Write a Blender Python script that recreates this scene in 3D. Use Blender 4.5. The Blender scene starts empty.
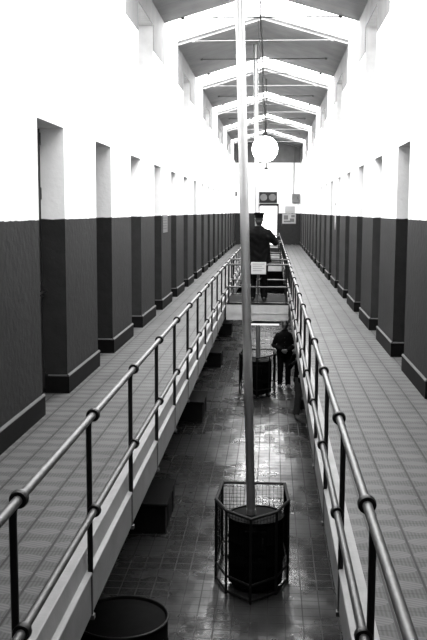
import bpy, bmesh, math, random
from mathutils import Vector, Matrix
random.seed(7)
C = bpy.context.scene
COL = C.collection
PI = math.pi

# ------------------------------------------------------------------ place
XL, XR = -2.088, 1.579           # wall planes
YB, YF = 50.48, -2.6             # far end wall, wall behind the photographer
GZ = -2.712                      # ground floor of the well (gallery floor is z = 0)
EL, ER = -0.945, 0.374            # edges of the two galleries
EAVE, RIDGE, XM = 5.42, 5.95, -0.255
DADO = 1.785
DOOR_H, DOOR_W, DEPTH = 2.688, 1.0, 0.29
SKY0, SKYP, SKYW = 3.5, 6.86, 2.28

# ------------------------------------------------------------------ materials
def mat(name, col=0.5, rough=0.6, metal=0.0, spec=0.5, var=0.0, vscale=6.0, bump=0.0, bscale=40.0):
    m = bpy.data.materials.new(name); m.use_nodes = True
    nt = m.node_tree; b = nt.nodes['Principled BSDF']
    b.inputs['Base Color'].default_value = (col, col, col, 1)
    b.inputs['Roughness'].default_value = rough
    b.inputs['Metallic'].default_value = metal
    b.inputs['Specular IOR Level'].default_value = spec
    if var or bump:
        tc = nt.nodes.new('ShaderNodeTexCoord')
    if var:
        n = nt.nodes.new('ShaderNodeTexNoise'); n.inputs['Scale'].default_value = vscale; n.inputs['Detail'].default_value = 6
        nt.links.new(tc.outputs['Object'], n.inputs['Vector'])
        mr = nt.nodes.new('ShaderNodeMapRange')
        mr.inputs['From Min'].default_value = .3; mr.inputs['From Max'].default_value = .7
        mr.inputs['To Min'].default_value = col*(1-var); mr.inputs['To Max'].default_value = col*(1+var)
        nt.links.new(n.outputs['Fac'], mr.inputs['Value'])
        nt.links.new(mr.outputs['Result'], b.inputs['Base Color'])
    if bump:
        n2 = nt.nodes.new('ShaderNodeTexNoise'); n2.inputs['Scale'].default_value = bscale; n2.inputs['Detail'].default_value = 4
        nt.links.new(tc.outputs['Object'], n2.inputs['Vector'])
        bp = nt.nodes.new('ShaderNodeBump'); bp.inputs['Strength'].default_value = bump; bp.inputs['Distance'].default_value = .01
        nt.links.new(n2.outputs['Fac'], bp.inputs['Height'])
        nt.links.new(bp.outputs['Normal'], b.inputs['Normal'])
    return m

def emit(name, strength):
    m = bpy.data.materials.new(name); m.use_nodes = True
    nt = m.node_tree; b = nt.nodes['Principled BSDF']
    b.inputs['Base Color'].default_value = (.8, .8, .8, 1)
    b.inputs['Emission Color'].default_value = (1, 1, 1, 1)
    b.inputs['Emission Strength'].default_value = strength
    return m

class NT:
    """small helper for node maths"""
    def __init__(s, m):
        s.nt = m.node_tree; s.b = s.nt.nodes['Principled BSDF']
        tc = s.nt.nodes.new('ShaderNodeTexCoord'); s.co = tc.outputs['Object']
        sp = s.nt.nodes.new('ShaderNodeSeparateXYZ'); s.nt.links.new(s.co, sp.inputs[0])
        s.x, s.y, s.z = sp.outputs
    def m(s, op, a, b=None, c=None):
        n = s.nt.nodes.new('ShaderNodeMath'); n.operation = op
        for i, v in enumerate((a, b, c)):
            if v is None: continue
            if isinstance(v, (int, float)): n.inputs[i].default_value = v
            else: s.nt.links.new(v, n.inputs[i])
        return n.outputs[0]
    def noise(s, scale, detail=5, lo=0., hi=1.):
        n = s.nt.nodes.new('ShaderNodeTexNoise'); n.inputs['Scale'].default_value = scale; n.inputs['Detail'].default_value = detail
        s.nt.links.new(s.co, n.inputs['Vector'])
        mr = s.nt.nodes.new('ShaderNodeMapRange'); mr.inputs['From Min'].default_value = .3; mr.inputs['From Max'].default_value = .7
        mr.inputs['To Min'].default_value = lo; mr.inputs['To Max'].default_value = hi; mr.clamp = False
        s.nt.links.new(n.outputs['Fac'], mr.inputs['Value']); return mr.outputs['Result']
    def joint(s, v, size, w, off=0.):
        """1 on a joint line of half width w, repeating every size"""
        f = s.m('FRACT', s.m('DIVIDE', s.m('ADD', v, off), size))
        d = s.m('ABSOLUTE', s.m('SUBTRACT', f, .5))
        return s.m('GREATER_THAN', d, .5 - w/size)
    def color(s, v): s.nt.links.new(v, s.b.inputs['Base Color'])
    def rough(s, v): s.nt.links.new(v, s.b.inputs['Roughness'])
    def bump(s, v, strength, dist=.01):
        bp = s.nt.nodes.new('ShaderNodeBump'); bp.inputs['Strength'].default_value = strength; bp.inputs['Distance'].default_value = dist
        s.nt.links.new(v, bp.inputs['Height']); s.nt.links.new(bp.outputs['Normal'], s.b.inputs['Normal'])

# whitewashed wall with a dark painted dado on both storeys
M_wall = mat('whitewash_and_dado', .8, .7)
n = NT(M_wall)
edge = n.m('ADD', n.z, n.noise(9, 3, -.006, .006))
d1 = n.m('MULTIPLY', n.m('GREATER_THAN', edge, 0.), n.m('LESS_THAN', edge, DADO))
d2 = n.m('LESS_THAN', edge, GZ + 1.785)
dado = n.m('MAXIMUM', d1, d2)
white = n.noise(3, 5, .80, .88)
dark = n.m('MULTIPLY', n.noise(7, 6, .88, 1.12), .0225)
n.color(n.m('ADD', n.m('MULTIPLY', dado, dark), n.m('MULTIPLY', n.m('SUBTRACT', 1., dado), white)))
n.rough(n.m('ADD', .75, n.m('MULTIPLY', dado, -.1))); n.b.inputs['Specular IOR Level'].default_value = .04
n.bump(n.noise(14, 6, 0, 1), .25)
M_plain_white = mat('whitewash', .8, .75, var=.05)
M_edge_highlight = mat('skirting_edge_highlight', .045, .8)  # paler grey, paints the light caught by the skirting's top edge
M_base = mat('skirting_black_paint', .006, .6, spec=.03, var=.15, vscale=8)

# ribbed gallery tiles
M_gtile = mat('ribbed_gallery_tile', .3, .4)
n = NT(M_gtile)
jx, jy = n.joint(n.x, .2, .006, .012), n.joint(n.y, .2, .0035)
j = n.m('MAXIMUM', jx, n.m('MULTIPLY', jy, .6))
fx = n.m('ABSOLUTE', n.m('SUBTRACT', n.m('FRACT', n.m('DIVIDE', n.m('ADD', n.x, .012), .2)), .5))
fy = n.m('ABSOLUTE', n.m('SUBTRACT', n.m('FRACT', n.m('DIVIDE', n.y, .2)), .5))
diam = n.m('LESS_THAN', n.m('ADD', n.m('MULTIPLY', n.m('MULTIPLY', fx, fx), 4.2), n.m('MULTIPLY', n.m('MULTIPLY', fy, fy), 12.)), .9)
rib = n.m('SINE', n.m('MULTIPLY', n.m('ADD', n.y, n.m('MULTIPLY', n.x, .35)), 2*PI/.026))
rib2 = n.m('SINE', n.m('MULTIPLY', n.x, 2*PI/.02))
ribs = n.m('ADD', n.m('MULTIPLY', diam, n.m('MULTIPLY', rib, .3)), n.m('MULTIPLY', n.m('SUBTRACT', 1., diam), n.m('MULTIPLY', rib2, .2)))
t = n.m('ADD', n.m('ADD', .9, n.m('MULTIPLY', diam, .42)), ribs)
t = n.m('MULTIPLY', t, n.noise(1.1, 6, .85, 1.12))
t = n.m('MULTIPLY', t, n.m('SUBTRACT', 1., n.m('MULTIPLY', j, .75)))
n.color(n.m('MULTIPLY', t, .056)); n.rough(n.noise(2.5, 5, .5, .6)); n.b.inputs['Specular IOR Level'].default_value = .08

# dark glossy tiles of the ground floor
M_floor = mat('dark_glazed_floor_tile', .06, .25)
n = NT(M_floor)
j = n.m('MAXIMUM', n.joint(n.x, .2, .007), n.joint(n.y, .2, .007))
n.color(n.m('MULTIPLY', n.m('MULTIPLY', n.noise(1.7, 6, .8, 1.2), n.m('SUBTRACT', 1., n.m('MULTIPLY', n.m('ADD', j, 0), .8))), .024))
n.rough(n.m('ADD', n.noise(1.3, 4, .20, .36), n.m('MULTIPLY', j, .3)))
fx = n.m('DIVIDE', n.x, .2); fy = n.m('DIVIDE', n.y, .2)
cv = n.nt.nodes.new('ShaderNodeCombineXYZ'); n.nt.links.new(n.m('FLOOR', n.m('ADD', fx, .5)), cv.inputs[0]); n.nt.links.new(n.m('FLOOR', n.m('ADD', fy, .5)), cv.inputs[1])
wn = n.nt.nodes.new('ShaderNodeTexWhiteNoise'); wn.noise_dimensions = '2D'; n.nt.links.new(cv.outputs[0], wn.inputs['Vector'])
sc_ = n.nt.nodes.new('ShaderNodeSeparateColor'); n.nt.links.new(wn.outputs['Color'], sc_.inputs[0])
gx = n.m('SUBTRACT', n.m('FRACT', n.m('ADD', fx, .5)), .5); gy = n.m('SUBTRACT', n.m('FRACT', n.m('ADD', fy, .5)), .5)
tilt = n.m('ADD', n.m('MULTIPLY', gx, n.m('SUBTRACT', sc_.outputs[0], .5)), n.m('MULTIPLY', gy, n.m('SUBTRACT', sc_.outputs[1], .5)))
n.bump(n.m('ADD', n.m('ADD', n.noise(9, 3, 0, .12), n.m('MULTIPLY', tilt, 2.6)), n.m('MULTIPLY', j, -.3)), .5)

M_concrete = mat('grey_concrete_edge', .17, .6, var=.14, vscale=5, bump=.2, bscale=30)
M_beam = mat('pale_painted_beam', .42, .6, var=.12, vscale=6)
M_slab = mat('dark_bridge_deck', .012, .9, spec=.04)
M_ceil = mat('ceiling_board', .2, .8)
n = NT(M_ceil)
j = n.joint(n.y, .57, .01)
n.color(n.m('MULTIPLY', n.m('MULTIPLY', n.noise(2.2, 7, .75, 1.25), n.m('SUBTRACT', 1., n.m('MULTIPLY', j, .35))), .085))
M_eave_shade = mat('eave_shade_grey', .06, .8, var=.3, vscale=2.5)  # darker grey, paints the shade on the upper walls
M_reveal = mat('shaded_reveal', .6, .8, var=.1)  # wall white toned down, shade of the window niches put into the colour
DAY = 24.0
M_sky = emit('daylit_milk_glass', 5.0)
M_bar = mat('white_glazing_bar', .75, .5)
M_steel = mat('worn_steel', .05, .48, metal=.5, var=.25, vscale=25)
M_black = mat('black_iron_paint', .006, .5, spec=.2, var=.2, vscale=30)
M_blackmatt = mat('sooty_iron', .003, .7, spec=.03, var=.3, vscale=14)
M_wire = mat('sooty_wire', .0015, .8, spec=.0)
M_flue = mat('galvanised_flue_steel', .62, .36, metal=.92, var=.1, vscale=4)
M_rod = mat('grey_steel_rod', .045, .5, metal=.3)
M_wood = mat('dark_stained_wood', .008, .6, spec=.1, var=.35, vscale=4)
M_door = mat('black_cell_door', .005, .6, var=.3, vscale=5)
M_enamel = mat('white_enamel', .8, .4)
M_paper = mat('white_card', .5, .7)
M_grey = mat('mid_grey_paint', .08, .6, var=.1)
M_pale = mat('pale_grey_print', .27, .7)
M_lamp = emit('lit_lamp_glass', 20.0)
M_tube = emit('fluorescent_tube', 1.2)
M_day = emit('daylight_in_doorway', 4.0)
M_skin = mat('skin', .055, .55)
M_cloth = mat('black_wool', .004, .95, spec=.03, var=.3, vscale=20)
M_cloth2 = mat('charcoal_cloth', .005, .95, spec=.03, var=.3, vscale=20)
M_jeans = mat('grey_trousers', .03, .9, var=.2, vscale=20)
M_hair = mat('dark_hair', .006, .6)
M_shoe = mat('black_leather', .012, .35)
M_shoe2 = mat('pale_trainer', .12, .6)

# ------------------------------------------------------------------ mesh helpers
class MB:
    def __init__(s): s.b = bmesh.new()
    def box(s, lo, hi, bev=0.0, mtx=None):
        x0, y0, z0 = lo; x1, y1, z1 = hi
        r = bmesh.ops.create_cube(s.b, size=1.0)
        T = Matrix.Translation(((x0+x1)/2, (y0+y1)/2, (z0+z1)/2)) @ Matrix.Diagonal((abs(x1-x0), abs(y1-y0), abs(z1-z0), 1))
        if mtx: T = mtx @ T
        bmesh.ops.transform(s.b, matrix=T, verts=r['verts'])
        if bev:
            es = list({e for v in r['verts'] for e in v.link_edges})
            bmesh.ops.bevel(s.b, geom=es, offset=bev, segments=2, affect='EDGES', profile=.5)
        return s
    def tube(s, pts, r, n=12, caps=True):
        """a round bar along a polyline; r a number or one radius per point"""
        pts = [Vector(p) for p in pts]; rs = r if isinstance(r, (list, tuple)) else [r]*len(pts)
        rings = []; prev = None
        for i, p in enumerate(pts):
            if i == 0: t = pts[1]-pts[0]
            elif i == len(pts)-1: t = pts[-1]-pts[-2]
            else: t = (pts[i+1]-p).normalized()+(p-pts[i-1]).normalized()
            t.normalize()
            if prev is None:
                a = Vector((0, 0, 1)) if abs(t.z) < .9 else Vector((1, 0, 0))
                u = t.cross(a).normalized()
            else:
                u = (prev - t*prev.dot(t)).normalized()
            prev = u; w = t.cross(u)
            rings.append([s.b.verts.new(p + (u*math.cos(2*PI*k/n)+w*math.sin(2*PI*k/n))*rs[i]) for k in range(n)])
        for A, B in zip(rings, rings[1:]):
            for k in range(n): s.b.faces.new((A[k], A[(k+1) % n], B[(k+1) % n], B[k]))
        if caps:
            s.b.faces.new(rings[0][::-1]); s.b.faces.new(rings[-1])
        return s
    def lathe(s, prof, c=(0, 0, 0), n=28, axis='Z'):
        """prof: (radius, height) pairs from bottom to top"""
        rings = []
        for r, h in prof:
            ring = []
            for k in range(n):
                a = 2*PI*k/n; x, y, z = r*math.cos(a), r*math.sin(a), h
                if axis == 'Y': x, y, z = x, h, y
                if axis == 'X': x, y, z = h, x, y
                ring.append(s.b.verts.new((c[0]+x, c[1]+y, c[2]+z)))
            rings.append(ring)
        for A, B in zip(rings, rings[1:]):
            for k in range(n): s.b.faces.new((A[k], A[(k+1) % n], B[(k+1) % n], B[k]))
        s.b.faces.new(rings[0][::-1]); s.b.faces.new(rings[-1])
        return s
    def poly(s, pts): s.b.faces.new([s.b.verts.new(p) for p in pts]); return s
    def prism(s, pts, d):
        """extrude a flat polygon by the vector d"""
        A = [s.b.verts.new(p) for p in pts]; B = [s.b.verts.new(Vector(p)+Vector(d)) for p in pts]
        k = len(pts)
        s.b.faces.new(A[::-1]); s.b.faces.new(B)
        for i in range(k): s.b.faces.new((A[i], A[(i+1) % k], B[(i+1) % k], B[i]))
        return s
    def build(s, name, m, parent=None, smooth=False, weld=False):
        if weld: bmesh.ops.remove_doubles(s.b, verts=s.b.verts, dist=1e-5)
        bmesh.ops.recalc_face_normals(s.b, faces=s.b.faces)
        me = bpy.data.meshes.new(name); s.b.to_mesh(me); s.b.free()
        for k in (m if isinstance(m, list) else [m]): me.materials.append(k)
        if smooth:
            me.polygons.foreach_set('use_smooth', [True]*len(me.polygons))
            me.set_sharp_from_angle(angle=math.radians(40))
        o = bpy.data.objects.new(name, me); COL.objects.link(o)
        if parent: o.parent = parent
        return o

def tag(o, label=None, cat=None, group=None, kind=None):
    if label: o['label'] = label
    if cat: o['category'] = cat
    if group: o['group'] = group
    if kind: o['kind'] = kind
    return o
def thing(name, label, cat, loc=(0, 0, 0), rz=0, group=None):
    o = bpy.data.objects.new(name, None); COL.objects.link(o)
    o.empty_display_size = .2
    o.location = loc; o.rotation_euler = (0, 0, rz)
    return tag(o, label, cat, group)
def struct(o, label=None): return tag(o, label, None, None, 'structure')
def dup_tree(o, parent=None):
    c = o.copy(); COL.objects.link(c)
    if parent: c.parent = parent
    for ch in list(o.children): dup_tree(ch, c)
    return c
ORD = ['nearest', 'second', 'third', 'fourth', 'fifth', 'sixth', 'seventh', 'eighth', 'ninth', 'tenth', 'eleventh', 'twelfth',
       'thirteenth', 'fourteenth', 'fifteenth', 'sixteenth', 'seventeenth', 'eighteenth', 'nineteenth', 'twentieth']

# ------------------------------------------------------------------ walls with niches
DL = [7.82+2.6*k for k in range(-1, 17) if 7.82+2.6*k < 49]        # near jambs of the cell doors, left
DR = [10.45+2.6*k for k in range(-2, 15) if 10.45+2.6*k < 49]
WL = [13.85+SKYP*k for k in range(-1, 5)]
WR = [14.15+SKYP*k for k in range(-1, 5)]

def niche_wall(name, X, s, holes):
    """wall in the plane x = X facing s; holes: (y0, y1, z0, z1, depth)"""
    b = bmesh.new(); V = {}
    def v(x, y, z):
        k = (round(x, 4), round(y, 4), round(z, 4))
        if k not in V: V[k] = b.verts.new(k)
        return V[k]
    ys = sorted({YF, YB} | {h[0] for h in holes} | {h[1] for h in holes})
    zs = sorted({GZ, EAVE+.25} | {h[2] for h in holes} | {h[3] for h in holes})
    for y0, y1 in zip(ys, ys[1:]):
        for z0, z1 in zip(zs, zs[1:]):
            ym, zm = (y0+y1)/2, (z0+z1)/2
            if any(h[0] < ym < h[1] and h[2] < zm < h[3] for h in holes): continue
            b.faces.new((v(X, y0, z0), v(X, y1, z0), v(X, y1, z1), v(X, y0, z1)))
    for y0, y1, z0, z1, d in holes:
        D = X - s*d
        zc = sorted({z0, z1} | {z for z in zs if z0 < z < z1}); yc = sorted({y0, y1} | {y for y in ys if y0 < y < y1})
        for za, zb in zip(zc, zc[1:]):
            b.faces.new((v(X, y0, za), v(D, y0, za), v(D, y0, zb), v(X, y0, zb)))
            b.faces.new((v(X, y1, za), v(D, y1, za), v(D, y1, zb), v(X, y1, zb)))
            for ya, yb in zip(yc, yc[1:]):
                b.faces.new((v(D, ya, za), v(D, yb, za), v(D, yb, zb), v(D, ya, zb)))
        for ya, yb in zip(yc, yc[1:]):
            for z in ((z1,) if z0 == 0 else (z0, z1)):
                b.faces.new((v(X, ya, z), v(X, yb, z), v(D, yb, z), v(D, ya, z)))
    X2 = X - s*.55
    b.faces.new([b.verts.new(p) for p in ((X2, YF, GZ), (X2, YB, GZ), (X2, YB, EAVE+.25), (X2, YF, EAVE+.25))])
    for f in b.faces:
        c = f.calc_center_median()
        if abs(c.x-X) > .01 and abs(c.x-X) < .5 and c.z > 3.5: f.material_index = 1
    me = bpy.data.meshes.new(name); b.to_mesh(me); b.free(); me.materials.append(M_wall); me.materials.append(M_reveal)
    o = bpy.data.objects.new(name, me); COL.objects.link(o)
    return struct(o)
WZ0, WZ1, WW, WD = 3.88, 5.05, 1.7, .32
niche_wall('wall_left', XL, 1, [(y, y+DOOR_W, 0, DOOR_H, DEPTH) for y in DL] + [(y, y+WW, WZ0, WZ1, WD) for y in WL])
niche_wall('wall_right', XR, -1, [(y, y+DOOR_W, 0, DOOR_H, DEPTH) for y in DR] + [(y, y+WW, WZ0, WZ1, WD) for y in WR])
for nm, y, t in (('wall_back', YB, .4), ('wall_front', YF, -.4)):
    m = MB(); lo, hi = min(y, y+t), max(y, y+t)
    if nm == 'wall_back':
        a, b_, h = -.70, .26, 2.19
        m.box((XL-.5, lo, GZ), (a, hi, RIDGE+.3)).box((b_, lo, GZ), (XR+.5, hi, RIDGE+.3))
        m.box((a, lo, h), (b_, hi, RIDGE+.3)).box((a, lo, GZ), (b_, hi, -.02))
    else:
        m.box((XL-.5, lo, GZ), (XR+.5, hi, RIDGE+.3))
    struct(m.build(nm, M_wall))

# skirting boards: along each pier and round its jambs
def skirting(name, X, s, doors):
    m = MB(); H, T = .195, .022
    segs = []; y = YF
    for d in doors: segs.append((y, d)); y = d+DOOR_W
    segs.append((y, YB))
    for y0, y1 in segs:
        xf = X + s*T
        def strip(p, q, nrm):
            p, q, nrm = Vector(p), Vector(q), Vector(nrm)
            prof = [Vector((0, 0, 0)), nrm*T, nrm*T+Vector((0, 0, H-.022)), nrm*T*.15+Vector((0, 0, H)), Vector((0, 0, H))]
            m.prism([p+a for a in prof], q-p)
        e0 = T if y0 > YF else 0; e1 = T if y1 < YB else 0
        strip((X, y0-e0, 0), (X, y1+e1, 0), (s, 0, 0))
        if y0 > YF: strip((X, y0, 0), (X-s*(DEPTH-.06), y0, 0), (0, -1, 0))     # on the far jamb of the doorway before this pier
        if y1 < YB: strip((X, y1, 0), (X-s*(DEPTH-.06), y1, 0), (0, 1, 0))
    struct(m.build(name, M_base))
    m = MB(); xf = X+s*T  # thin strips painting the highlight along the skirting top
    for y0, y1 in segs:
        y0, y1 = max(y0-T, YF), min(y1+T, YB)
        m.prism([(xf-s*.012, y0, H-.016), (xf+s*.002, y0, H-.020), (xf+s*.002, y0, H-.012), (xf-s*.014, y0, H+.006)], (0, y1-y0, 0))
        if y0 > YF: m.prism([(xf, y0+.004, H-.012), (xf, y0-.002, H-.016), (xf, y0+.003, H-.004), (xf, y0+.012, H)], (-s*.22, 0, 0))
    return struct(m.build(name.replace('baseboard', 'trim_highlight'), M_edge_highlight))
skirting('baseboard_left', XL, 1, DL); skirting('baseboard_right', XR, -1, DR)

# cell doors: leaf, bolt and spy hatch
def cell_door(i, X, s, y):
    D = X - s*DEPTH
    m = MB(); f = lambda a: D + s*a
    m.box((f(.002), y+.01, .01), (f(.05), y+DOOR_W-.01, DOOR_H-.01))
    for z0, z1 in ((.05, .22), (1.0, 1.12), (1.98, 2.1), (2.52, 2.64)):
        m.box((f(.045), y+.02, z0), (f(.062), y+DOOR_W-.02, z1))
    o = struct(m.build('door_%d' % i, M_door))
    MB().box((f(.06), y+.38, 1.42), (f(.078), y+.62, 1.56), .004).build('spy_hatch', M_black, o)
    MB().tube([(f(.085), y+.70, 1.05), (f(.085), y+.96, 1.05)], .014).box((f(.06), y+.78, 1.02), (f(.09), y+.84, 1.08)).build('bolt', M_black, o)
i = 0
for y in DL: i += 1; cell_door(i, XL, 1, y)
for y in DR: i += 1; cell_door(i, XR, -1, y)

# high windows in the niches: milk glass lights behind the reveal are blind in the photo, so plain shutters
def high_window(i, X, s, y):
    D = X - s*WD; f = lambda a: D + s*a
    m = MB()
    m.box((f(.002), y+.01, WZ0+.005), (f(.04), y+.07, WZ1-.005)).box((f(.002), y+WW-.07, WZ0+.005), (f(.04), y+WW-.01, WZ1-.005))
    m.box((f(.002), y+.07, WZ0+.005), (f(.04), y+WW-.07, WZ0+.065)).box((f(.002), y+.07, WZ1-.065), (f(.04), y+WW-.07, WZ1-.005))
    m.box((f(.002), y+WW/2-.02, WZ0+.065), (f(.04), y+WW/2+.02, WZ1-.065))
    o = struct(m.build('window_%d' % i, M_bar))
    MB().box((f(.004), y+.07, WZ0+.06), (f(.018), y+WW-.07, WZ1-.06)).build('shutter', M_pale, o)
i = 0
for y in WL: i += 1; high_window(i, XL, 1, y)
for y in WR: i += 1; high_window(i, XR, -1, y)

# ------------------------------------------------------------------ floors
struct(MB().box((XL-.5, YF, GZ-.2), (XR+.5, YB, GZ)).build('floor', M_floor))
CURB = .068
struct(MB().box((XL-DEPTH, YF, -.2), (EL-CURB, YB, 0)).build('floor_gallery_left', M_gtile))
struct(MB().box((ER+CURB, YF, -.2), (XR+DEPTH, YB, 0)).build('floor_gallery_right', M_gtile))
struct(MB().box((EL-CURB, YF, -.2), (ER+CURB, .9, 0)).build('floor_landing_front', M_gtile))
struct(MB().box((EL-CURB, 46.0, -.2), (ER+CURB, YB, 0)).build('floor_landing_back', M_gtile))
# concrete edge beams with a chamfered nosing
POSTS_L = [3.172+1.394*k for k in range(-1, 31)]
POSTS_R = [3.285+1.421*k for k in range(-1, 30)]
for nm, X, s in (('trim_left', EL, 1), ('trim_right', ER, -1)):
    m = MB()
    prof = [(X-s*.12, -.34), (X-s*.022, -.34), (X-s*.022, -.115), (X-s*.014, -.108), (X-s*.014, -.096), (X-s*.018, -.092), (X-s*.046, -.090), (X-s*.066, .002), (X-s*.072, .004), (X-s*.12, .004)]
    m.prism([(a, .9, z) for a, z in prof], (0, 45.1, 0))
    struct(m.build(nm, M_concrete))

# ------------------------------------------------------------------ roof
def slope(x):
    return EAVE + (RIDGE-EAVE)*((x-XL)/(XM-XL) if x < XM else (XR-x)/(XR-XM))
strips = [4.3]+[SKY0+SKYP*k for k in range(1, 7)]  # first rooflight is added, out of view, to brighten near walls and doorways
def roof_panel(y0, y1):
    m = MB(); t = .16
    for a, b_ in ((XL, XM), (XM, XR)):
        m.prism([(a, y0, slope(a)), (b_, y0, slope(b_)), (b_, y0, slope(b_)+t), (a, y0, slope(a)+t)], (0, y1-y0, 0))
    return m
wid = lambda v: 1.3 if v < 9 else SKYW
ys = [YF] + [v for s_ in strips for v in (s_, s_+wid(s_))] + [YB]
for k in range(0, len(ys)-1, 2):
    if ys[k+1]-ys[k] > .1:
        struct(roof_panel(ys[k], ys[k+1]).build('ceiling', M_ceil))
wi = 12
for s_ in strips:
    wi += 1
    y0, y1 = s_, min(s_+wid(s_), YB)
    fr = MB()
    for yy in (y0+.015, (y0+y1)/2, y1-.015):
        for a, b_ in ((XL, XM), (XM, XR)):
            fr.prism([(a, yy-.015, slope(a)+.085), (b_, yy-.015, slope(b_)+.085), (b_, yy-.015, slope(b_)+.13), (a, yy-.015, slope(a)+.13)], (0, .03, 0))
    o = struct(fr.build('window_%d' % wi, M_bar))
    for a, b_ in ((XL, XM), (XM, XR)):
        pn = MB().prism([(a, y0, slope(a)+.11), (b_, y0, slope(b_)+.11), (b_, y0, slope(b_)+.125), (a, y0, slope(a)+.125)], (0, y1-y0, 0)).build('pane', [M_bar, M_sky], o)
        for f in pn.data.polygons:
            if f.normal.z < -.5: f.material_index = 1
        la = bpy.data.lights.new('rooflight_daylight', 'AREA'); la.shape = 'RECTANGLE'
        wx = math.hypot(b_-a, slope(b_)-slope(a)); la.size = wx; la.size_y = y1-y0-.01
        la.energy = DAY*PI*wx*(y1-y0);
        lo = bpy.data.objects.new('rooflight_daylight', la); COL.objects.link(lo)
        lo.location = ((a+b_)/2, (y0+y1)/2, (slope(a)+slope(b_))/2+.03)
        lo.rotation_euler = (0, -math.atan2(slope(b_)-slope(a), b_-a), 0)
# thin grey sheets painting the shade under the eaves, between the rooflights
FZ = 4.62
def eave_shade(X, s, y0, y1, wins):
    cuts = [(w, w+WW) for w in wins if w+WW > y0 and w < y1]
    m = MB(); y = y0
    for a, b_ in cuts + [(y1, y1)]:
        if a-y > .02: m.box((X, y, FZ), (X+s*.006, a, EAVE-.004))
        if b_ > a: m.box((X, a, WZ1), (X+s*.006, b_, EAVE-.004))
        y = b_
    return struct(m.build('trim_eave_shade', M_eave_shade))
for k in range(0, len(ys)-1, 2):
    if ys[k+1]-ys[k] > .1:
        eave_shade(XL, 1, ys[k], ys[k+1], WL); eave_shade(XR, -1, ys[k], ys[k+1], WR)

# shade high on the end wall, painted as a grey gable-shaped sheet
struct(MB().prism([(XL+.02, YB, FZ), (XR-.02, YB, FZ), (XR-.02, YB, EAVE-.004), (XM, YB, RIDGE-.004), (XL+.02, YB, EAVE-.004)], (0, -.02, 0)).build('trim_gable_shade', M_ceil))
# tie rods
RZ = 5.51
half = (RIDGE-RZ)/(RIDGE-EAVE)
xa, xb = XM-(XM-XL)*half, XM+(XR-XM)*half
for k in range(14):
    y = 17.2+2.285*k
    r = thing('tie_rod', 'slim grey steel tie rod across the roof, %s from the camera' % ORD[k], 'tie rod', (XM, y, RZ), 0, 'tie rods under the roof')
    MB().tube([(xa-XM+.02, 0, 0), (xb-XM-.02, 0, 0)], .013, 8).build('rod', M_rod, r)
    for x in (xa-XM+.035, xb-XM-.035): MB().box((x-.03, -.03, -.03), (x+.03, .03, .03), .006).build('end_plate', M_rod, r)

# ------------------------------------------------------------------ gallery railings
def railing(name, label, X, s, posts, RT, RM):
    """s = +1: the well lies at +x (left gallery)"""
    root = thing(name, label, 'railing', (X, 0, 0))
    y0, y1 = posts[0]-.4, 46.3
    for nm, z in (('top_rail', RT), ('lower_rail', RM)):
        MB().tube([(0, y0, z), (0, y1, z)], .0195, 12).build(nm, M_steel, root, smooth=True)
    ox = -s*.026
    m = MB()
    m.tube([(ox, 0, -.1), (ox, 0, RT-.085), (ox*.9, 0, RT-.045), (ox*.45, 0, RT-.02), (0, 0, RT-.012)], .0155, 10)
    post = m.build('post', M_black, root, smooth=True)
    def collar(z):
        return MB().lathe([(.0195, -.02), (.034, -.02), (.037, -.010), (.037, .010), (.034, .02), (.0195, .02)], (0, 0, z), 16, 'Y')
    def fix(m, z):
        return m
    col = MB().lathe([(.0185, -.02), (.033, -.02), (.0365, -.011), (.0365, .011), (.033, .02), (.0185, .02)], (0, 0, RT), 16, 'Y').build('collar', M_black, post, smooth=True)
    mm = MB().lathe([(.0185, -.02), (.033, -.02), (.0365, -.011), (.0365, .011), (.033, .02), (.0185, .02)], (0, 0, RM), 16, 'Y')
    mm.tube([(ox, 0, RM), (0, 0, RM)], .016, 8)
    low = mm.build('collar', M_black, post, smooth=True)
    fx = s*.002 if s > 0 else -.002
    br = MB().box((-s*.022, -.009, -.345), (-s*.014, .009, -.1)).box((-s*.03, -.018, -.365), (-s*.006, .018, -.338)).build('bracket', M_grey, post)
    post.location = (0, posts[0], 0)
    for y in posts[1:]:
        p = post.copy(); COL.objects.link(p); p.location = (0, y, 0); p.parent = root
        for ch in (col, low, br):
            c = ch.copy(); COL.objects.link(c); c.parent = p
    return root
railing('railing', 'steel railing with black posts along left gallery edge', EL, 1, POSTS_L, .784, .254)
railing('railing', 'steel railing with black posts along right gallery edge', ER, -1, POSTS_R, .760, .228)

# ------------------------------------------------------------------ footbridges across the well
def footbridge(y0, y1, label, detail=True):
    r = thing('footbridge', label, 'bridge', (0, 0, 0), 0, 'footbridges across the well')
    a, b_ = EL+.02, ER-.02
    MB().box((a, y0+.06, -.14), (b_, y1-.06, 0)).build('deck', M_slab, r)
    for yy, t in ((y0, .06), (y1-.06, .06)):
        m = MB().box((a, yy, -.22), (b_, yy+t, -.03))
        if detail: m.box((a, yy+.015, -.35), (b_, yy+t-.015, -.219))
        m.build('edge_beam', M_beam, r)
    for yy in (y0+.005, y1-.045): MB().box((a, yy-.01, -.03), (b_, yy+.05, .012)).build('kerb', M_black, r)
    for yy in (y0+.03, y1-.03):
        for z in (.79, .33):
            MB().tube([(a, yy, z), (b_, yy, z)], .019, 10).build('top_rail' if z > .5 else 'lower_rail', M_steel, r, smooth=True)
        for x in (a+.05, (a+b_)/2+.0, b_-.05):
            MB().tube([(x, yy, .0), (x, yy, .79)], .016, 10).build('post', M_steel if x not in (a+.05, b_-.05) else M_black, r, smooth=True)
    return r
footbridge(18.0, 20.0, 'nearest footbridge, the one the uniformed figure stands on')
footbridge(31.2, 33.2, 'second footbridge, seen beyond the uniformed figure', False)
footbridge(40.0, 41.5, 'farthest footbridge, just before the bright end doorway', False)

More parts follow.
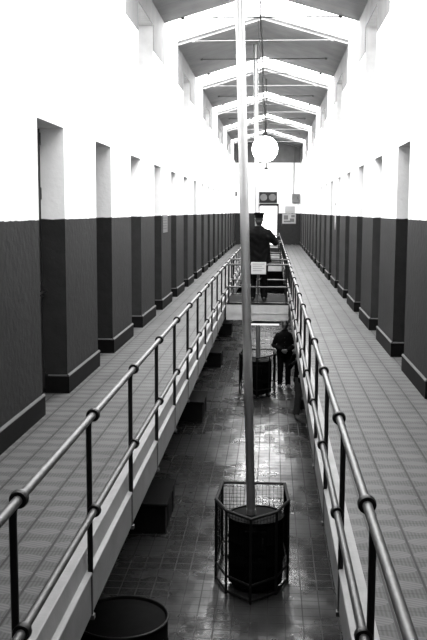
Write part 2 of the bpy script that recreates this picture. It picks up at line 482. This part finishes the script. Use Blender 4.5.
# ------------------------------------------------------------------ drum stoves with flues, each inside a guard cage
def drum_stove(label, x, y, top, pipe_r=.053, off=0.0):
    r = thing('drum_stove', label, 'stove', (x, y, GZ), 0, 'drum stoves in the well')
    R = .335
    prof = [(R-.02, .06), (R, .07), (R, .33), (R+.012, .345), (R, .36), (R, .60), (R+.012, .615), (R, .63), (R, .865), (R+.014, .872), (R+.014, .892), (R-.015, .895), (R-.02, .882)]
    MB().lathe(prof, n=40).build('drum', M_blackmatt, r, smooth=True)
    MB().lathe([(R-.02, .872), (R-.03, .884), (.10, .892), (.06, .893)], n=40).build('lid', M_blackmatt, r, smooth=True)
    MB().box((-.13, -R-.02, .2), (.13, -R+.06, .42), .012).build('ash_door', M_blackmatt, r)
    dd = MB().box((-.13, -R-.02, .5), (.13, -R+.06, .8), .012).build('fire_door', M_blackmatt, r)
    MB().tube([(.09, -R-.03, .58), (.09, -R-.05, .65), (.09, -R-.03, .72)], .009, 8).build('handle', M_black, dd)
    for k in range(3):
        a = 2*PI*k/3+.5
        MB().box((.26*math.cos(a)-.03, .26*math.sin(a)-.03, 0), (.26*math.cos(a)+.03, .26*math.sin(a)+.03, .07)).build('foot', M_blackmatt, r)
    t = Vector(top)-Vector((x, y, GZ))
    fo = Vector((off, 0, .89))
    p = MB().tube([fo, t], pipe_r, 20).build('flue_pipe', M_flue, r, smooth=True)
    b0 = fo; dv = t-b0
    for f in (.006, .36, .70):
        q = b0+dv*f; w = dv.normalized()*.02
        MB().tube([q-w, q+w], pipe_r+.004, 20).build('pipe_joint', M_flue, p, smooth=True)
    return r
def guard(label, x, y):
    """seven sided guard with its point towards the photographer"""
    r = thing('stove_guard', label, 'guard cage', (x, y, GZ), 0, 'stove guards in the well')
    P = [(0, -.61), (.30, -.33), (.45, .08), (.41, .78), (-.41, .78), (-.45, .08), (-.30, -.33)]
    H, r0 = 1.03, .0155
    def loop(z, name, rad=r0):
        q = [(a, b_, z) for a, b_ in P]
        m = MB()
        for k in range(7): m.tube([q[k], q[(k+1) % 7]], rad, 8)
        for k in range(7): m.lathe([(rad*.2, -rad), (rad*.9, -rad*.6), (rad*1.05, 0), (rad*.9, rad*.6), (rad*.2, rad)], q[k], 8)
        return m.build(name, M_black, r)
    loop(H, 'top_rail', .02); loop(.22, 'middle_rail'); loop(.03, 'bottom_rail')
    for a, b_ in P:
        MB().tube([(a, b_, 0), (a, b_, H)], .0165, 8).build('post', M_black, r)
    for k in range(7):
        A, B = Vector((*P[k], 0)), Vector((*P[(k+1) % 7], 0)); m = MB()
        L = (B-A).length; nv = int(L/.047); nh = int((H-.26)/.047); w = .0022
        for q in range(1, nv):
            c = A.lerp(B, q/nv); m.tube([c+Vector((0, 0, .22)), c+Vector((0, 0, H))], w, 4, caps=False)
        for q in range(1, nh):
            z = .22+(H-.22)*q/nh; m.tube([A+Vector((0, 0, z)), B+Vector((0, 0, z))], w, 4, caps=False)
        m.build('wire_panel', M_wire, r)
    return r
S1 = (-.157, 10.45)
def flue_top(x0, y0, x1, y1):
    return (x1, y1, slope(x1)-.0)
drum_stove('nearest black drum stove with a tall pale flue pipe', *S1, (-.455, 10.42, slope(-.455)+.1), off=-.058)
guard('nearest black wire guard, standing around the front drum stove', -.205, 10.48)
S2 = (-.31, 21.85)
drum_stove('black drum stove standing beyond the footbridge edge', *S2, (-.452, 22.0, slope(-.452)-.01), .055)
guard('farther wire guard, beside the man standing in the well', -.33, 21.85)

# ------------------------------------------------------------------ boxes and drum along the left of the well
for k, (y0, lab) in enumerate(((12.03, 'dark wooden box bench nearest the camera, beside the front stove'),
                               (18.8, 'second dark box bench under the left gallery, near the footbridge'),
                               (25.6, 'third dark box bench under the left gallery, beyond the footbridge'),
                               (32.4, 'farthest dark box bench under the left gallery'))):
    r = thing('box_bench', lab, 'bench', (-1.76, y0+.6, GZ), 0, 'box benches along the left of the well')
    MB().box((-.29, -.585, .0), (.29, .585, .405), .008).build('body', M_wood, r)
    MB().box((-.315, -.61, .40), (.315, .61, .448), .012).build('lid', M_wood, r)
    for yy in (-.3, .3): MB().box((.288, yy-.03, .03), (.302, yy+.03, .40)).build('batten', M_wood, r)
r = thing('steel_drum', 'big black round drum at the bottom left corner of the well', 'drum', (-1.36, 7.76, GZ))
R = .43
MB().lathe([(R-.01, 0), (R, .012), (R, .26), (R+.01, .275), (R, .29), (R, .54), (R+.01, .555), (R, .57), (R, .80), (R-.01, .82), (R-.02, .80)], n=48).build('body', M_blackmatt, r, smooth=True)
MB().lathe([(R-.018, .795), (R-.035, .805), (.30, .806), (.29, .812), (.02, .815)], n=48).build('lid', M_blackmatt, r, smooth=True)
ring = MB(); pts = [((R+.002)*math.cos(2*PI*k/48), (R+.002)*math.sin(2*PI*k/48), .815) for k in range(49)]
ring.tube(pts, .012, 8).build('rim', M_black, r, smooth=True)

# ------------------------------------------------------------------ lamps
def lamp(label, x, y, zc, R, cord_x, wire_x=None):
    r = thing('pendant_lamp', label, 'lamp', (x, y, zc))
    prof = [(R*math.sin(a), -R*math.cos(a)) for a in [PI*q/16*.985+.03 for q in range(16)]] + [(R*.22, R*.985)]
    MB().lathe(prof, n=32).build('globe', M_lamp, r, smooth=True)
    MB().lathe([(R*.3, R*.93), (R*.32, R*1.02), (R*.2, R*1.2), (.03, R*1.3)], n=20).build('cap', M_black, r, smooth=True)
    top = slope(cord_x)-zc-.0
    pts = []
    for q in range(9):
        f = q/8; pts.append(((cord_x-x)*f+.012*math.sin(q*2.1), 0, R*1.28+(top-R*1.28)*f))
    m = MB().tube(pts, .010, 8)
    m.tube([(a+.012*math.cos(q*2.4), b_+.01, c) for q, (a, b_, c) in enumerate(pts)], .009, 8)
    m.build('cord', M_black, r, smooth=True)
    if wire_x is not None:
        MB().tube([(-.02, 0, R*1.28), (wire_x-x, 0, slope(wire_x)-zc)], .006, 6).build('stay_wire', M_rod, r)
    return r
lamp('large lit globe lamp on a long dark cord, nearest of the hanging lamps', -.135, 15.0, 2.91, .215, -.27, -.33)
lamp('smaller lit globe lamp hanging farther off, before the end wall', -.211, 28.0, 2.93, .24, -.235)
r = thing('batten_light', 'white fluorescent batten light under the nearest footbridge', 'light', (-.19, 19.45, -.44))
MB().box((-.39, -.05, -.16), (.39, .05, -.10), .006).build('housing', M_enamel, r)
MB().tube([(-.37, 0, -.18), (.37, 0, -.18)], .018, 10).build('tube', M_tube, r)
for x in (-.28, .28): MB().tube([(x, 0, -.10), (x, 0, .305)], .008, 8).build('hanger', M_black, r)

# ------------------------------------------------------------------ far end wall fittings
Y = YB
m = MB()
m.box((-.80, Y-.04, .0), (-.70, Y+.1, 2.32)).box((.26, Y-.04, .0), (.36, Y+.1, 2.32)).box((-.70, Y-.04, 2.18), (.26, Y+.1, 2.32))
o = struct(m.build('door_40', M_black))
MB().box((-.70, Y+.18, 0), (.26, Y+.2, 2.19)).build('glass_pane', M_day, o)
r = thing('gauge_board', 'dark board with two round dials above the bright end doorway', 'board', (-.255, Y-.04, 2.67))
MB().box((-.51, -.03, -.31), (.51, .03, .31), .01).build('backing', M_black, r)
for x in (-.25, .25):
    d = MB().lathe([(.19, 0), (.2, .02), (.19, .035), (.15, .04)], (0, 0, 0), 28, 'Y')
    o = d.build('dial', M_grey, r, smooth=True); o.rotation_euler = (0, 0, PI); o.location = (x, -.03, 0)
r = thing('notice_board', 'framed picture notice on the dark dado of the end wall', 'notice', (.95, Y-.02, 1.475))
MB().box((-.40, -.02, -.295), (.40, .02, .295), .006).build('frame', M_grey, r)
MB().box((-.37, -.026, -.265), (.37, -.018, .265)).build('sheet', M_pale, r)
for a, b_, c, d in ((-.3, -.05, -.05, .2), (-.3, -.2, .1, -.1), (.05, -.18, .3, .02), (.12, .08, .32, .22)):
    MB().box((a, -.03, b_), (c, -.024, d)).build('picture', M_grey, r)
o = MB().box((.712, Y-.025, 1.81), (1.283, Y, 2.19), .006).build('panel', M_pale)
o.name = 'blank_board'; tag(o, 'blank pale board on white end wall above the picture notice', 'board')
r = thing('switch_box', 'grey switch box with conduit at right of end wall', 'switch box', (1.32, Y-.08, 2.62))
MB().box((-.22, -.07, -.25), (.22, .08, .25), .012).build('case', M_grey, r)
MB().tube([(-.13, 0, .25), (-.13, 0, slope(1.19)-2.62)], .022, 10).build('conduit', M_grey, r)
MB().tube([(.1, -.08, -.02), (.1, -.12, .1)], .014, 8).build('lever', M_black, r)
o = MB().box((XL, Y-.6, 2.74), (XL+.12, Y-.4, 2.98), .01).build('junction_box', M_grey)
tag(o, 'small grey junction box on far left wall', 'junction box')

# plates on the piers
r = thing('door_plaque', 'pale plaque on dado between fourth and fifth cell doors, left', 'plaque', (XL+.012, 17.1, 1.63))
MB().box((-.012, -.36, -.17), (.006, .36, .17), .004).build('plate', M_grey, r)
m = MB()
for q in range(5): m.box((.005, -.30, .10-.05*q), (.0075, .26-.06*(q % 2), .118-.05*q))
m.build('lettering', M_black, r)
r = thing('paper_notice', 'narrow white pointed notice hanging on right hand piers', 'notice', (XR-.012, 22.3, 1.43))
m = MB(); m.prism([(0, -.13, .62), (0, .13, .62), (0, .10, .18), (0, 0, 0), (0, -.10, .18)], (.008, 0, 0)); m.build('sheet', M_paper, r)
MB().tube([(-.004, 0, .60), (-.004, 0, .66)], .012, 8).build('hook', M_black, r)

# ------------------------------------------------------------------ people
def lerp(a, b_, t): return tuple(a[k]+(b_[k]-a[k])*t for k in range(3))
def loft(m, secs, n=24):
    """secs: (x, y, z, rx, ry) rings from bottom to top"""
    rings = [[m.b.verts.new((x+rx*math.cos(2*PI*k/n), y+ry*math.sin(2*PI*k/n), z)) for k in range(n)] for x, y, z, rx, ry in secs]
    for A, B in zip(rings, rings[1:]):
        for k in range(n): m.b.faces.new((A[k], A[(k+1) % n], B[(k+1) % n], B[k]))
    m.b.faces.new(rings[0][::-1]); m.b.faces.new(rings[-1])
def ball(m, c, rx, ry, rz, u=20, v=14):
    bmesh.ops.create_uvsphere(m.b, u_segments=u, v_segments=v, radius=1, matrix=Matrix.Translation(c) @ Matrix.Diagonal((rx, ry, rz, 1)))
def limb(m, pts, rs):
    m.tube(pts, rs, 16)
    for p, r in zip(pts, rs): ball(m, p, r*.99, r*.99, r*.99, 14, 10)
def fuse(m, name, mt, parent, voxel, smooth=6, folds=0.0, seed=0):
    """melt overlapping closed pieces into one continuous smooth surface"""
    o = m.build(name, mt)
    r = o.modifiers.new('melt', 'REMESH'); r.mode = 'VOXEL'; r.voxel_size = voxel
    s = o.modifiers.new('soft', 'SMOOTH'); s.factor = .5; s.iterations = smooth
    dg = bpy.context.evaluated_depsgraph_get(); dg.update()
    nm = bpy.data.meshes.new_from_object(o.evaluated_get(dg)); old = o.data
    o.modifiers.clear(); o.data = nm; bpy.data.meshes.remove(old); nm.name = name
    if folds:
        for v in nm.vertices:
            c = v.co
            d = math.sin(c.z*46+7*c.x+seed+3*math.sin(c.x*17+c.y*13))*.5+math.sin(c.z*25-21*c.x+19*c.y+seed)*.5
            v.co = c + v.normal*d*folds
    if not nm.materials: nm.materials.append(mt)
    nm.polygons.foreach_set('use_smooth', [True]*len(nm.polygons))
    if parent: o.parent = parent
    return o
def person(label, loc, rz, pose, jacket, trousers, shoes, hem=.80, cap=False, hair=True, bulk=1.0, sc=1.0):
    """pose: joint positions, figure facing -y, height about 1.75"""
    J = pose; k = bulk
    hip, kne, ank = J['hip'], J['knee'], J['ankle']; sh, el, wr, tip = J['shoulder'], J['elbow'], J['wrist'], J['tip']
    hx, hy = J.get('head', (0, -.02))
    m = MB()
    loft(m, [(0, 0, .84, .12, .09), (0, 0, .90, .165, .11), (0, 0, .97, .168, .115), (0, 0, 1.06, .148, .10), (0, 0, 1.16, .145, .10), (0, 0, 1.28, .165, .112),
             (0, 0, 1.37, .172, .108), (0, 0, 1.43, .145, .085), (0, 0, 1.47, .075, .062)])
    limb(m, [(0, 0, 1.42), (hx*.5, hy*.5, 1.50), (hx, hy+.012, 1.585)], [.064, .056, .054])
    ball(m, (hx, hy, 1.662), .073, .092, .108); ball(m, (hx, hy-.034, 1.592), .052, .052, .05)
    ball(m, (hx, hy-.098, 1.638), .012, .018, .026, 10, 8); ball(m, (hx, hy-.10, 1.628), .017, .013, .011, 10, 8)
    ball(m, (hx, hy-.078, 1.675), .05, .018, .012, 10, 8); ball(m, (hx, hy-.082, 1.592), .024, .012, .008, 10, 8)
    for e in (-1, 1): ball(m, (hx+e*.075, hy+.012, 1.642), .011, .022, .033, 10, 8)
    for s in (0, 1):
        sg = -1 if s == 0 else 1
        limb(m, [lerp((0, 0, 1.40), sh[s], .8), sh[s], lerp(sh[s], el[s], .5), el[s], lerp(el[s], wr[s], .35), wr[s]], [.06, .06, .048, .042, .042, .029])
        d = Vector(tip[s])-Vector(wr[s]); side = d.cross(Vector((0, 1, 0)) if abs(d.z) > abs(d.y) else Vector((0, 0, 1))).normalized()
        w0 = Vector(wr[s]); nrm = side.cross(d).normalized()
        if nrm.y < 0: nrm = -nrm
        for off in (-.026, -.009, .009, .026):
            m.tube([w0+d*.05+side*off*.5, w0+d*.5+side*off], [.017, .0145], 10)
        for q, off in enumerate((-.030, -.010, .010, .030)):
            e = w0+d*(.93, 1., .97, .84)[q]+side*off*.95+nrm*.02
            a = w0+d*.48+side*off; md = a.lerp(e, .5)-nrm*.008
            m.tube([a, md, e], [.0100, .0092, .0078], 8); ball(m, e, .0078, .0078, .0078, 8, 6)
        inn = -1 if (side.x*sg) > 0 else 1
        t0 = w0+d*.18+side*inn*.022; t1 = w0+d*.42+side*inn*.05+nrm*.006; t2 = w0+d*.62+side*inn*.052+nrm*.018
        m.tube([t0, t1, t2], [.013, .011, .009], 8); ball(m, t2, .009, .009, .009, 8, 6)
        limb(m, [hip[s], lerp(hip[s], kne[s], .5), kne[s], lerp(kne[s], ank[s], .35), ank[s]], [.088, .073, .055, .054, .038])
        x, y, z = ank[s]
        m.tube([(x, y+.03, z-.04), (x, y-.06, z-.045), (x+.01*sg, y-.14, z-.055)], [.035, .034, .024], 10)
    body = fuse(m, 'person', M_skin, None, .0065, 5)
    tag(body, label, 'person')
    body.location = loc; body.rotation_euler = (0, 0, rz); body.scale = (sc, sc, sc)
    for e in (-1, 1):
        m = MB(); ball(m, (hx+e*.030, hy-.083, 1.658), .011, .008, .007, 12, 8); m.build('eye', M_shoe, body, smooth=True)
    m = MB(); ball(m, (hx, hy-.084, 1.592), .022, .008, .005, 12, 8); m.build('mouth', M_hair, body, smooth=True)
    m = MB()
    secs = [(hem, .202, .145), (hem+.08, .198, .14), (1.0, .186, .132), (1.10, .176, .125), (1.20, .180, .128), (1.31, .196, .134), (1.38, .196, .125), (1.425, .172, .110), (1.46, .125, .092), (1.495, .082, .080), (1.53, .068, .070)]
    loft(m, [(0, 0, z, rx*k, ry*k) for z, rx, ry in secs])
    for s in (0, 1):
        limb(m, [lerp((0, 0, 1.39), sh[s], .72), sh[s], lerp(sh[s], el[s], .5), el[s], lerp(el[s], wr[s], .5), lerp(el[s], wr[s], .93)], [.070*k, .068*k, .063*k, .058*k, .053*k, .049*k])
    jk = fuse(m, 'jacket', jacket, body, .011, 7, .005, hem*9)
    m = MB()
    for q in range(4): ball(m, (0, -.140*k, 1.34-.12*q), .011, .006, .011, 10, 8)
    m.build('buttons', M_shoe, jk, smooth=True)
    m = MB(); loft(m, [(0, 0, .80, .10, .09), (0, 0, .86, .172, .125), (0, 0, .98, .172, .122)])
    for s in (0, 1):
        limb(m, [hip[s], lerp(hip[s], kne[s], .5), kne[s], lerp(kne[s], ank[s], .5), lerp(kne[s], ank[s], .93)], [.105, .092, .078, .073, .072])
    fuse(m, 'trousers', trousers, body, .011, 6, .004, 2)
    for s in (0, 1):
        x, y, z = ank[s]; lf = z-.08; o = (-1 if s == 0 else 1)*.012
        m = MB()
        ball(m, (x, y+.025, .055+lf), .044, .055, .055); ball(m, (x+o*.5, y-.06, .05+lf), .045, .09, .048); ball(m, (x+o, y-.14, .038+lf), .044, .075, .036)
        loft(m, [(x+o*.5, y-.065, .002+lf, .043, .145), (x+o*.5, y-.065, .024+lf, .045, .148)])
        fuse(m, 'shoe', shoes, body, .006, 5)
    if hair:
        m = MB(); ball(m, (hx, hy+.014, 1.690), .081, .094, .096); ball(m, (hx, hy+.042, 1.615), .070, .064, .085)
        fuse(m, 'hair', M_hair, body, .007, 4, .002)
    if cap:
        m = MB()
        n = 32; rings = []
        loft(m, [(hx, hy+.008, 1.690, .086, .104), (hx, hy+.008, 1.700, .088, .106), (hx, hy+.008, 1.735, .088, .106), (hx, hy+.010, 1.765, .108, .122), (hx, hy+.010, 1.785, .110, .124), (hx, hy+.010, 1.797, .09, .10)], n)
        cp = m.build('cap', M_cloth, body, smooth=True)
        m = MB(); pts = []
        for q in range(13):
            a = PI+PI*q/12; pts.append((hx+.088*math.cos(a), hy+.01+.155*math.sin(a), 1.690))
        m.prism(pts, (0, 0, .008)); m.build('visor', M_shoe, cp)
    return body

# uniformed figure on the footbridge, back to the camera, right elbow out
person('uniformed person in a peaked cap, back turned, standing on the footbridge', (-.27, 18.42, .0), PI,
       dict(hip=[(-.10, 0, .92), (.10, 0, .92)], knee=[(-.105, -.01, .50), (.115, -.01, .50)], ankle=[(-.115, .01, .08), (.125, .01, .08)],
            shoulder=[(-.185, 0, 1.385), (.185, 0, 1.385)], elbow=[(-.33, -.02, 1.20), (.27, .01, 1.14)], wrist=[(-.20, -.27, 1.26), (.22, -.16, .94)], tip=[(-.12, -.42, 1.34), (.19, -.26, .82)]),
       M_cloth, M_cloth, M_shoe, hem=.79, cap=True, hair=True, bulk=1.26, sc=1.03)
o = MB().box((-.42, 17.985, .60), (-.115, 17.998, .845), .004).build('sign_board', M_paper)
tag(o, 'white sign board hung on the footbridge railing before the uniformed figure', 'sign')
m = MB()
for q in range(4): m.box((-.385, 17.983, .80-.045*q), (-.15-.05*(q % 2), 17.9855, .815-.045*q))
m.build('lettering', M_pale, o)
m = MB()
for x in (-.37, -.165): m.tube([(x, 17.992, .835), (x, 18.0, .80), (x, 18.01, .835)], .005, 6)
m.build('hook', M_black, o)
# visitor facing the camera in the well, hands together in front
person('visitor in dark clothes facing the camera, hands clasped, beside the rear stove', (.36, 22.8, GZ), 0,
       dict(hip=[(-.09, 0, .92), (.09, 0, .92)], knee=[(-.10, -.02, .50), (.10, -.05, .51)], ankle=[(-.105, .02, .08), (.10, .0, .08)],
            shoulder=[(-.18, 0, 1.38), (.18, 0, 1.38)], elbow=[(-.29, .0, 1.12), (.29, .0, 1.12)], wrist=[(-.09, -.20, 1.03), (.09, -.20, 1.03)], tip=[(.04, -.25, .95), (-.04, -.24, .95)], head=(0, -.03)),
       M_cloth2, M_cloth2, M_shoe2, hem=.84, bulk=1.1)
# visitor mostly hidden behind the right gallery edge, walking
person('visitor in grey trousers walking, half hidden by the right gallery', (.71, 19.45, GZ), .25,
       dict(hip=[(-.09, 0, .92), (.09, 0, .92)], knee=[(-.11, -.10, .52), (.10, .02, .50)], ankle=[(-.14, -.06, .08), (.09, .26, .14)],
            shoulder=[(-.18, 0, 1.38), (.18, 0, 1.38)], elbow=[(-.28, .03, 1.15), (.27, .05, 1.13)], wrist=[(-.28, -.16, 1.24), (.26, -.08, .93)], tip=[(-.24, -.28, 1.33), (.24, -.16, .80)], head=(0, -.03)),
       M_cloth2, M_jeans, M_shoe2, hem=.80)

# ------------------------------------------------------------------ world, camera, view
w = bpy.data.worlds.new('World'); C.world = w; w.use_nodes = True
w.node_tree.nodes['Background'].inputs[0].default_value = (.5, .5, .5, 1)
w.node_tree.nodes['Background'].inputs[1].default_value = .5
cam = bpy.data.cameras.new('camera'); co = bpy.data.objects.new('camera', cam); COL.objects.link(co); C.camera = co
cam.sensor_fit = 'AUTO'; cam.sensor_width = 36; cam.lens = 880/640*36; cam.clip_end = 200
R_, U_, F_ = Vector((.9978, .06622, .00395)), Vector((-.01202, .12184, .99248)), Vector((-.06524, .99034, -.12237))
co.matrix_world = Matrix(((R_.x, U_.x, -F_.x, 0), (R_.y, U_.y, -F_.y, 0), (R_.z, U_.z, -F_.z, 1.868), (0, 0, 0, 1)))
C.view_settings.view_transform = 'Standard'; C.view_settings.look = 'None'
C.view_settings.exposure = 0.0; C.view_settings.gamma = 1; C.view_settings.use_curve_mapping = False
C.cycles.use_denoising = True
C.cycles.max_bounces = 10; C.cycles.diffuse_bounces = 6
C.cycles.use_adaptive_sampling = False
C.cycles.caustics_reflective = False; C.cycles.caustics_refractive = False
C.cycles.sample_clamp_indirect = 3.0
C.cycles.denoising_prefilter = 'ACCURATE'
for m_ in (M_sky, M_lamp, M_day): m_.cycles.emission_sampling = 'FRONT'
